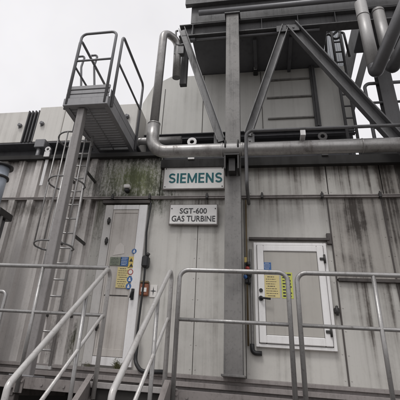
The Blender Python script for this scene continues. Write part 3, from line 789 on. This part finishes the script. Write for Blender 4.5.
# ladder on the cream house
ly = HYF - .2
xl0, xl1 = P(343.5, 110, y=ly).x, P(353, 110, y=ly).x
ld = thing('roof_ladder', 'dark narrow ladder rising from the roof through the hatch overhead', 'ladder', ((xl0 + xl1) / 2, ly, ZT))
ztp = zs + .75
for x in (xl0, xl1):
    B().tube([(x, ly, ZT + .03), (x, ly, ztp), (x - .08, ly + .25, ztp + .1)], .026, .12, 10).build('stringer', M['dark'], ld)
z = ZT + .2
while z < ztp - .1:
    B().cyl((xl0, ly, z), (xl1, ly, z), .016, 8).build('rung', M['dark'], ld); z += .25
xm_ = (xl0 + xl1) / 2
B().tube([(xl0 - .16, ly, ztp - .75), (xl0 - .1, ly, ztp + .05), (xm_, ly, ztp - .35), (xl1 + .06, ly, ztp + .1), (xl1 + .1, ly, ztp - .7)], .024, .06, 10).build('hand_loop', M['dark'], ld)

# ------------------------------------------------------------------ access platform at the left
py0 = 4.75
pz = P(85, 104.5, y=py0).z
px0, px1 = P(62.5, 105, y=py0).x, P(107, 104, y=py0).x
py1 = P(120, 152, z=pz).y
pf = thing('access_platform', 'blue grey raised platform with tube rails on a single square post', 'platform', ((px0 + px1) / 2, 5.0, 0))
zt1 = P(85, 97, y=py0).z; zt2 = P(85, 84.5, y=py0).z
w = px1 - px0
B().box(px0, px1, py0, py0 + .07, pz, zt1 - .004, .006).build('front_beam', M['platform'], pf)
b = B(); n = 3
for k in range(n):
    za_, zb_ = zt1 + (zt2 - zt1) * k / n, zt1 + (zt2 - zt1) * (k + 1) / n
    b.box(px0 + .01, px1 - .01, py0 + .02 - .006 * (k == 2), py0 + .05, za_ + .004, zb_ - .006, .006)
b.build('toe_board', M['platform'], pf)
for s, x in ((1, px0), (-1, px1)):
    b = B(); b.channel((x + s * .035, py0 + .07, (pz + zt1) / 2 + .02), (x + s * .035, py1, (pz + zt1) / 2 + .02), .07, zt1 - pz + .04, .01, flip=s)
    b.box(x, x + s * .008, py0 + .07, py1, zt1 + .03, zt2 - .06, .002)
    b.build('side_beam', M['platform'], pf)
B().box(px0 + .072, px1 - .072, py1 - .09, py1, pz - .01, zt1, .006).build('rear_beam', M['dark'], pf)
# plank deck
b = B(); k = 0; y = py0 + .08
while y < py1 - .13:
    b.box(px0 + .05, px1 - .05, y, y + .058, pz + .016, pz + .06, .008); y += .074; k += 1
b.build('deck', M['platform'], pf)
b = B()
for xx in (px0 + .35,): b.box(xx - .008, xx + .008, py0 + .07, py1 - .09, pz + .004, pz + .022, .002)
b.build('bearer', M['platform'], pf)
# post
pxp = P(82, 110, y=py0 + .12).x
b = B(); b.bar((pxp, py0 + .14, .012), (pxp, py0 + .14, pz), .105, .12, (0, 1, 0)); post = b.build('post', M['post'], pf)
b = B(); b.box(pxp - .14, pxp + .14, py0, py0 + .28, .001, .013, .002); b.build('foot_plate', M['platform'], post)
# rails: front gate
r = .022
fa, fb = P(69, 85, y=py0 + .04), P(81, 36, y=py0 + .04)
fc, fd = P(114, 33, y=py0 + .04), P(106, 84, y=py0 + .04)
ztop = (fb.z + fc.z) / 2
xa, xb = px0 + .05, px1 - .05
yr = py0 + .01
B().tube([(xa, yr, pz + .03), (xa, yr, ztop), (xb, yr, ztop), (xb, yr, pz + .03)], r, .09, 12).build('front_rail', M['prail'], pf)
zm = P(92, 60, y=yr).z
B().tube([(xa, yr, zm), (xb, yr, zm)], .017, 0, 10).build('mid_rail', M['prail'], pf)
for x in (px0 - .02, px1 + .02):
    B().tube([(x, py0 + .12, pz + .02), (x, py0 + .12, ztop), (x, py1 - .02, ztop), (x, py1 - .02, pz + .02)], r, .09, 12).build('side_rail', M['prail'], pf)
    B().tube([(x, py0 + .12, zm), (x, py1 - .02, zm)], .017, 0, 10).build('mid_rail', M['prail'], pf)

# caged ladder behind the post
ly2 = 5.55
lxr = P(91, 146, y=ly2).x; lxl = lxr - .36
cl = thing('caged_ladder', 'steel cage ladder climbing the ribbed wall to the raised platform', 'ladder', ((lxl + lxr) / 2, ly2, 0))
zh = ztop + .05
for k, x in enumerate((lxl, lxr)):
    B().tube([(x, ly2, .12), (x, ly2, pz - .05)], .021, 0, 10).build('stringer', M['rail'], cl)
B().box(lxl - .03, lxr + .03, ly2 - .02, ly2 + .02, .09, .13, .004).build('foot_bar', M['rail'], cl)
z = .3
while z < pz - .1:
    B().cyl((lxl, ly2, z), (lxr, ly2, z), .013, 8).build('rung', M['rail'], cl); z += .212
for zz in (.75, 1.75, 2.75):
    for x in (lxl, lxr):
        B().box(x - .015, x + .015, ly2 + .02, WY - .04, zz - .02, zz + .02, .003).build('wall_bracket', M['iron'], cl)
def hoop(z, name='hoop'):
    m = (lxl + lxr) / 2; b = B(); pts = [(lxr, ly2, z), (lxr + .06, ly2 - .06, z)]
    for k in range(13):
        a = math.radians(12 + k * 13)
        pts.append((m + .27 * math.cos(a), ly2 - .12 - .36 * math.sin(a), z))
    pts += [(lxl - .06, ly2 - .06, z), (lxl, ly2, z)]
    b.tube(pts, .012, .03, 8, True, 3); return b.build(name, M['braces'], cl)
zh1 = P(40, 246, y=ly2 - .2).z; zh2 = P(54, 184, y=ly2 - .2).z
hoop(zh1); hoop(zh2); hoop(zh2 + .72)
m = (lxl + lxr) / 2
for ang in (35, 90, 150):
    a = math.radians(ang); x = m + .27 * math.cos(a); y = ly2 - .12 - .36 * math.sin(a)
    B().tube([(x, y, zh1), (x, y, zh2 + .72)], .011, 0, 8).build('cage_strap', M['rail'], cl)
# grab handles curving out above the platform
for px, dx in ((84, 0), (97, .0)):
    x = P(px, 82, y=5.6).x; zt_ = P(84, 58, y=5.6).z
    B().tube([(x, 5.6, pz + .07), (x + .01, 5.6, pz + .75), (x - .09, 5.55, zt_ - .25), (x - .06, 5.55, zt_), (x - .16, 5.5, zt_ - .05)], .02, .25, 10).build('grab_handle', M['prail'], cl)

# ------------------------------------------------------------------ walkway
wx0, wx1 = -7.0, 4.2
sx0, sx1 = -1.56, -.86              # stair opening
wk = thing('walkway', 'narrow steel walkway along the enclosure with bolted edge channel', 'walkway', (-1.5, 5.1, GZ))
b = B(); y = DY + .06
b.box(wx0, wx1, DY + .05, WY - .17, -.022, -.004, .002); b.build('deck', M['edge'], wk)
def edge(x0, x1):
    b = B(); b.channel((x0, DY + .04, -.05), (x1, DY + .04, -.05), .05, .09, .01)
    b.box(x0, x1, DY - .004, DY + .012, -.098, -.002, .002)
    x = x0 + .1
    while x < x1 - .05:
        b.cyl((x, DY - .014, -.055), (x, DY, -.055), .013, 8); x += .22
    return b.build('edge_channel', M['edge'], wk)
edge(wx0, sx0 - .06); edge(sx1 + .06, wx1)
b = B(); b.box(sx0 - .055, sx1 + .055, DY - .03, DY + .12, -.045, .004, .004); b.build('landing_nosing', M['landing'], wk)
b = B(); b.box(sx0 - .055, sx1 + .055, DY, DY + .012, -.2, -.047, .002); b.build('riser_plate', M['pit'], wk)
for x in (-6.5, -4.4, -2.4, -.3, 1.9, 3.9):
    b = B(); b.bar((x, DY + .12, GZ), (x, DY + .12, -.15), .1, .1, (0, 1, 0)); b.bar((x, DY + .05, -.1), (x, WY - .18, -.1), .08, .12); b.build('support_leg', M['edge'], wk)
b = B(); b.box(wx0, wx1, WY - .4, WY - .38, GZ, -.03, .0); b.build('shade_panel', M['pit'], wk)  # near-black sheet stands in for the shade below the deck

# guard rails along the edge
def rail(label, xa, xb, posts, closed_l, closed_r):
    root = thing('guard_rail', label, 'guard rail', ((xa + xb) / 2, DY, -.1), 'guard rails along the walkway edge')
    zt_, zm_ = 1.013, .562; yr = DY - .03; rr = .0215; pts = []
    if closed_l: pts += [(xa, yr, -.13)]
    pts += [(xa, yr, zt_), (xb, yr, zt_)]
    if closed_r: pts += [(xb, yr, -.13)]
    B().tube(pts, rr, .085, 14).build('top_rail', M['rail'], root)
    B().tube([(xa, yr, zm_), (xb, yr, zm_)], .0165, 0, 10).build('mid_rail', M['rail'], root)
    for x in posts:
        B().tube([(x, yr, -.13), (x, yr, zt_)], .0195, 0, 12).build('post', M['rail'], root)
    for x in list(posts) + ([xa] if closed_l else []) + ([xb] if closed_r else []):
        b = B(); b.box(x - .045, x + .045, DY - .018, DY - .005, -.135, -.02, .002)
        for s in (-1, 1): b.cyl((x + s * .03, DY - .028, -.04), (x + s * .03, DY - .01, -.04), .01, 8)
        b.build('fixing_plate', M['edge'], root)
xA = P(181.5, 300, y=DY).x; xBm = P(288.5, 300, y=DY).x; xC = P(298, 300, y=DY).x
yr = DY - .03
rail('long tube guard rail left of the stair in front of ribbed cladding', -6.9, P(112, 268, y=DY).x - .022, [P(36, 300, y=yr).x, -3.6, -5.2], False, False)
rail('middle tube guard rail between the stair and the hatch door', P(178.3, 300, y=yr).x, P(289, 300, y=yr).x, [], True, True)
rail('tube guard rail running right from the hatch door', P(298.4, 300, y=yr).x, 4.1, [P(377, 300, y=yr).x, 2.2, 3.2], True, False)

# ------------------------------------------------------------------ staircase
st = thing('staircase', 'steel stair with worn bent tube handrails rising to the walkway', 'staircase', ((sx0 + sx1) / 2, 2.9, GZ))
slope = .715
ybot = DY + GZ / slope
for x in (sx0 + .0, sx1 - .0):
    b = B(); b.channel((x, ybot, GZ + .1), (x, DY - .035, -.02), .05, .2, .01, (0, 0, 1), 1 if x < -1.2 else -1); b.build('stringer', M['edge'], st)
nst = 7
for k in range(1, nst):
    z = k * GZ / nst; y = DY + z / slope
    b = B(); b.box(sx0 + .04, sx1 - .04, y - .16, y + .1, z - .03, z, .004)
    b.box(sx0 + .04, sx1 - .04, y - .175, y - .16, z - .045, z + .002, .003); b.build('tread', M['landing'], st)
def handrail(pt, pb, x, label):
    yb = P(*pb, x=x).y; zb_ = P(*pb, x=x).z
    top = Vector((x, DY - .06, 1.04)); 
    pts = [(x, DY - .03, -.13), (x, DY - .03, 1.045), (x, yb, zb_), (x, yb - .03, zb_ - .95)]
    b = B(); b.tube(pts, [.0215] * 40, .07, 14); h = b.build('handrail', M['worn'], st); h['label'] = label
    sl = (1.045 - zb_) / (DY - yb)
    zt2 = .55
    b = B(); b.tube([(x, DY - .03, zt2), (x, DY - .09, zt2), (x, yb, zt2 - sl * (DY - .09 - yb))], .0155, .02, 12); b.build('mid_rail', M['worn'], h)
    for fy in (.36,):
        y = DY - (DY - yb) * fy; zz = 1.045 - (1.045) * 0 - sl * (DY - y)
        b = B(); b.tube([(x, y, zz - 1.25), (x, y, zz)], .018, 0, 12); b.build('baluster', M['rail'], h)
handrail((112, 268), (8, 385), P(112, 268, y=DY).x, 'handrail of the stair nearer the ribbed wall')
handrail((173, 266), (112, 393), P(173, 266, y=DY).x, 'handrail of the stair nearer the guard rail')

# ------------------------------------------------------------------ small things on the wall
yw = WY
q = P(128, 190, y=yw)
l = thing('wall_lamp', 'small white wall lamp on the mossy wall above the narrow door', 'lamp', (q.x, yw, q.z - .1))
B().box(q.x - .05, q.x + .05, yw - .1, yw, q.z + .0, q.z + .06, .012).build('housing', M['paper'], l)
B().box(q.x - .035, q.x + .035, yw - .085, yw, q.z - .055, q.z - .001, .012).build('lens', M['black'], l)
q = P(147, 263.5, y=yw)
l = thing('alarm_box', 'black rounded box clipped beside the narrow door frame', 'box', (q.x, yw - .05, q.z - .1))
B().box(q.x - .05, q.x + .045, yw - .13, yw - .005, q.z - .075, q.z + .085, .02).build('casing', M['black'], l)
B().cyl((q.x + .02, yw - .1, q.z + .08), (q.x + .04, yw - .1, q.z + .12), .025, 10).build('gland', M['iron'], l)
x0, x1, z0, z1 = rect(141.5, 284, 148.6, 296.5, yw)
l = thing('call_point', 'small orange brown call point box beside a cross sign', 'call point', ((x0 + x1) / 2, yw, z0))
B().box(x0, x1, yw - .07, yw - .005, z0, z1, .01).build('casing', M['orange'], l)
B().box(x0 + .02, x1 - .02, yw - .075, yw - .069, z0 + .045, z1 - .06, .002).build('front_label', M['paper'], l)
B().box(x0 + .0, x1 - .0, yw - .08, yw - .01, z1 + .002, z1 + .03, .006).build('hood', M['brass'], l)
x0, x1, z0, z1 = rect(150.4, 285, 156.6, 297.5, yw)
l = thing('cross_sign', 'small white sign with a black cross right of the call point', 'sign', ((x0 + x1) / 2, yw, z0))
B().box(x0, x1, yw - .012, yw - .002, z0, z1, .001).build('plate', M['paper'], l)
cx, cz = (x0 + x1) / 2, (z0 + z1) / 2; w_, h_ = (x1 - x0) * .42, (z1 - z0) * .36
b = B(); t = .007
b.prism([(cx - w_, yw - .012, cz), (cx - t, yw - .012, cz - t), (cx, yw - .012, cz - h_), (cx + t, yw - .012, cz - t), (cx + w_, yw - .012, cz), (cx + t, yw - .012, cz + t), (cx, yw - .012, cz + h_), (cx - t, yw - .012, cz + t)], (0, -.003, 0)); b.build('cross', M['ink'], l)
# cable round the narrow door
def path(pl, y): return [P(a, c, y=y) for a, c in pl]
yc = WY - .075
b = B(); b.tube(path([(151, 203), (146.5, 232), (145.5, 262), (144, 280), (137, 335), (134.5, 360)], yc), .015, .06, 10)
tag(b.build('cable', M['black']), 'black cable running down beside the narrow door', 'cable')
b = B(); pts = path([(138, 334), (135, 362)], WY - .1) + [P(141, 371.5, y=WY - .2), P(166, 372, y=WY - .2)]
b.tube(pts, .025, .12, 12)
tag(b.build('drain_hose', M['black']), 'thick black hose bending along the wall foot below the narrow door', 'hose')
# valve cluster and conduit left of the hatch door
xk = P(247.5, 300, y=WY - .04).x
b = B(); b.tube([(xk, WY - .03, ZS - .05), (xk, WY - .03, .52)], .012, 0, 8)
tag(b.build('signal_wire', M['brass']), 'thin tan wire running down between the column and hatch door', 'wire')
q = P(247, 276, y=WY - .07)
v = thing('valve_cluster', 'small dark valve cluster with red and blue knobs beside the hatch door', 'valve', (xk, WY - .07, q.z - .1))
b = B(); b.tube([(xk, WY - .07, q.z + .16), (xk + .015, WY - .08, q.z + .05), (xk + .02, WY - .08, q.z - .1)], .022, .05, 10); b.box(xk - .03, xk + .05, WY - .1, WY - .01, q.z - .1, q.z - .03, .015); b.box(xk - .005, xk + .06, WY - .11, WY - .02, q.z - .01, q.z + .06, .015); b.build('body', M['black'], v)
def ball(b, c, r):
    m = bmesh.ops.create_icosphere(b.bm, subdivisions=2, radius=r, matrix=Matrix.Translation(c))
    for vv in m['verts']:
        for f in vv.link_faces: f.smooth = True
b = B(); ball(b, (xk + .01, WY - .12, q.z + .085), .03); b.build('red_knob', M['red'], v)
b = B(); ball(b, (xk - .02, WY - .11, q.z - .02), .028); b.build('blue_knob', M['blue'], v)
b = B(); b.box(xk - .03, xk + .0, WY - .1, WY - .085, q.z + .17, q.z + .24, .004); b.build('yellow_tag', M['yellow'], v)
b = B(); b.cyl((xk + .0, WY - .1, q.z + .15), (xk + .05, WY - .1, q.z + .15), .03, 12); b.build('gauge', M['iron'], v)
xk2 = P(251.5, 300, y=WY - .03).x
b = B(); z_ = P(253, 353, y=WY - .03).z
b.tube([(xk2, WY - .03, P(251, 250, y=WY).z), (xk2, WY - .03, z_), (P(261, 353, y=WY).x, WY - .03, z_)], .017, .05, 10)
cg = tag(b.build('door_conduit', M['galv']), 'grey conduit hugging the left edge of the hatch door', 'conduit')
b = B(); b.tube([(xk2 - .004, WY - .03, z_ + .1), (xk2 - .004, WY - .03, z_), (P(262, 353, y=WY).x, WY - .03, z_)], .027, .05, 12)
b.build('elbow', M['black'], cg)
# weeds at the door foot
def weed(px, py, n, h, label):
    q = P(px, py, y=WY - .1); b = B()
    for k in range(n):
        a = random.uniform(0, 6.28); L = h * random.uniform(.4, 1); tilt = random.uniform(.15, .8); base_ = Vector((q.x + random.uniform(-.05, .05), WY - .1 + random.uniform(-.04, .03), ZB - .004))
        d = Vector((math.cos(a) * tilt, math.sin(a) * tilt * .6 - .1, 1)).normalized(); s_ = d.cross(Vector((0, 1, .2))).normalized() * L * .028
        mid = base_ + d * L * .55; tip = base_ + d * L + Vector((math.cos(a), -.3, -.8)) * L * .25
        vs = [b.bm.verts.new(p_) for p_ in (base_ - s_ * .5, base_ + s_ * .5, mid + s_, mid - s_, tip)]
        b.bm.faces.new(vs[:4]); b.bm.faces.new((vs[3], vs[2], vs[4]))
        for j in range(3):
            c = base_ + d * L * random.uniform(.3, 1); e1 = Vector((random.uniform(-1, 1), random.uniform(-.6, .2), random.uniform(-.3, 1))).normalized() * L * .16; e2 = e1.cross(d).normalized() * L * .05
            b.bm.faces.new([b.bm.verts.new(p_) for p_ in (c, c + e1 * .5 + e2, c + e1, c + e1 * .5 - e2)])
    tag(b.build('weed', M['weed']), label, 'weed')
weed(118, 366, 60, .13, 'dry green weed sprouting at the narrow door foot')
weed(88, 362, 20, .07, 'small tuft of weeds on the ledge under the narrow door hinge')

# stack at the left edge of the picture
sy = 5.3
q = P(-5, 190, y=sy)
vs = thing('vent_stack', 'pale blue pipe stack with dark flanges in front of the ribbed wall', 'pipe stack', (q.x, sy, 0))
rr = (P(2.6, 190, y=sy).x - q.x)
zc = P(0, 212, y=sy).z; ztp = P(2, 168, y=sy).z; zm = P(2, 178, y=sy).z
B().cyl((q.x, sy, zc), (q.x, sy, ztp), rr, 24).build('upper_pipe', M['bluepipe'], vs)
b = B(); b.cyl((q.x, sy, ztp - .0), (q.x, sy, ztp + .03), rr * 1.4, 24); b.cyl((q.x, sy, zm - .015), (q.x, sy, zm + .015), rr * 1.22, 24); b.build('flange', M['iron'], vs)
B().box(q.x - .3, q.x + rr + .16, sy - .16, sy + .2, zc - .08, zc + .02, .01).build('bracket', M['iron'], vs)
B().box(q.x - .25, q.x + rr + .09, sy - .1, sy + .15, .0, zc - .081, .01).build('casing', M['dark'], vs)
B().tube([(q.x + rr + .13, sy - .05, .0), (q.x + rr + .13, sy - .05, zc - .08)], .03, 0, 12).build('side_pipe', M['pipe'], vs)

b = B(); a_ = P(-6, 291, y=sy - .25); c_ = P(6, 294, y=sy - .25); b.tube([a_, (c_.x, sy - .25, a_.z), (c_.x, sy - .25, a_.z - .45), (c_.x - .2, sy - .25, a_.z - .45)], .022, .06, 10); b.build('loop_pipe', M['rail'], vs)
# ------------------------------------------------------------------ camera
cam = bpy.data.cameras.new('camera'); co = bpy.data.objects.new('camera', cam); COL.objects.link(co)
mw = Matrix(R).to_4x4(); co.matrix_world = mw
cam.sensor_fit = 'HORIZONTAL'; cam.sensor_width = 36; cam.lens = 36 * F / 400
cam.shift_x = (200 - HX) / 400; cam.shift_y = -(200 - HY) / 400
cam.clip_start = .05; cam.clip_end = 2000
SC.camera = co

# ------------------------------------------------------------------ light: overcast
SUN_EL, SUN_AZ = 58, 200
wd = bpy.data.worlds.new('World'); SC.world = wd; wd.use_nodes = True
nt = wd.node_tree; bg = nt.nodes['Background']
sky = nt.nodes.new('ShaderNodeTexSky'); sky.sky_type = 'NISHITA'; sky.sun_disc = False
sky.sun_elevation = math.radians(SUN_EL); sky.sun_rotation = math.radians(SUN_AZ); sky.dust_density = 6; sky.air_density = 1.2; sky.ozone_density = 1
# cloud cover: the sky's colour thinned to a soft lilac white, with faint cloud mottling
hsv = nt.nodes.new('ShaderNodeHueSaturation'); hsv.inputs['Saturation'].default_value = .12; nt.links.new(sky.outputs[0], hsv.inputs['Color'])
tc = nt.nodes.new('ShaderNodeTexCoord'); ns = nt.nodes.new('ShaderNodeTexNoise'); ns.inputs['Scale'].default_value = 3.0; ns.inputs['Detail'].default_value = 5
nt.links.new(tc.outputs['Generated'], ns.inputs['Vector'])
mr = nt.nodes.new('ShaderNodeMapRange'); mr.inputs[1].default_value = .3; mr.inputs[2].default_value = .7; mr.inputs[3].default_value = 7.9; mr.inputs[4].default_value = 9.2
nt.links.new(ns.outputs['Fac'], mr.inputs[0])
cl_ = nt.nodes.new('ShaderNodeMix'); cl_.data_type = 'RGBA'; cl_.inputs[0].default_value = .85
vm = nt.nodes.new('ShaderNodeVectorMath'); vm.operation = 'SCALE'; vm.inputs[0].default_value = (.985, .97, .995); nt.links.new(mr.outputs[0], vm.inputs['Scale'])
nt.links.new(hsv.outputs[0], cl_.inputs[6]); nt.links.new(vm.outputs[0], cl_.inputs[7])
nt.links.new(cl_.outputs[2], bg.inputs['Color']); bg.inputs['Strength'].default_value = .1
sl = bpy.data.lights.new('sun', 'SUN'); sl.energy = .9; sl.angle = math.radians(14); sl.color = (1, .985, .965)
so = bpy.data.objects.new('sun', sl); COL.objects.link(so)
# sun_rotation is measured clockwise from +Y seen from above
az = math.radians(SUN_AZ); el = math.radians(SUN_EL)
d = Vector((math.sin(az) * math.cos(el), math.cos(az) * math.cos(el), math.sin(el)))
so.rotation_euler = d.to_track_quat('Z', 'Y').to_euler(); so.location = d * 30

vs_ = SC.view_settings; vs_.view_transform = 'Standard'; vs_.look = 'None'; vs_.exposure = 0.22; vs_.gamma = 1; vs_.use_curve_mapping = False
SC.cycles.max_bounces = 8
SC.cycles.use_denoising = True
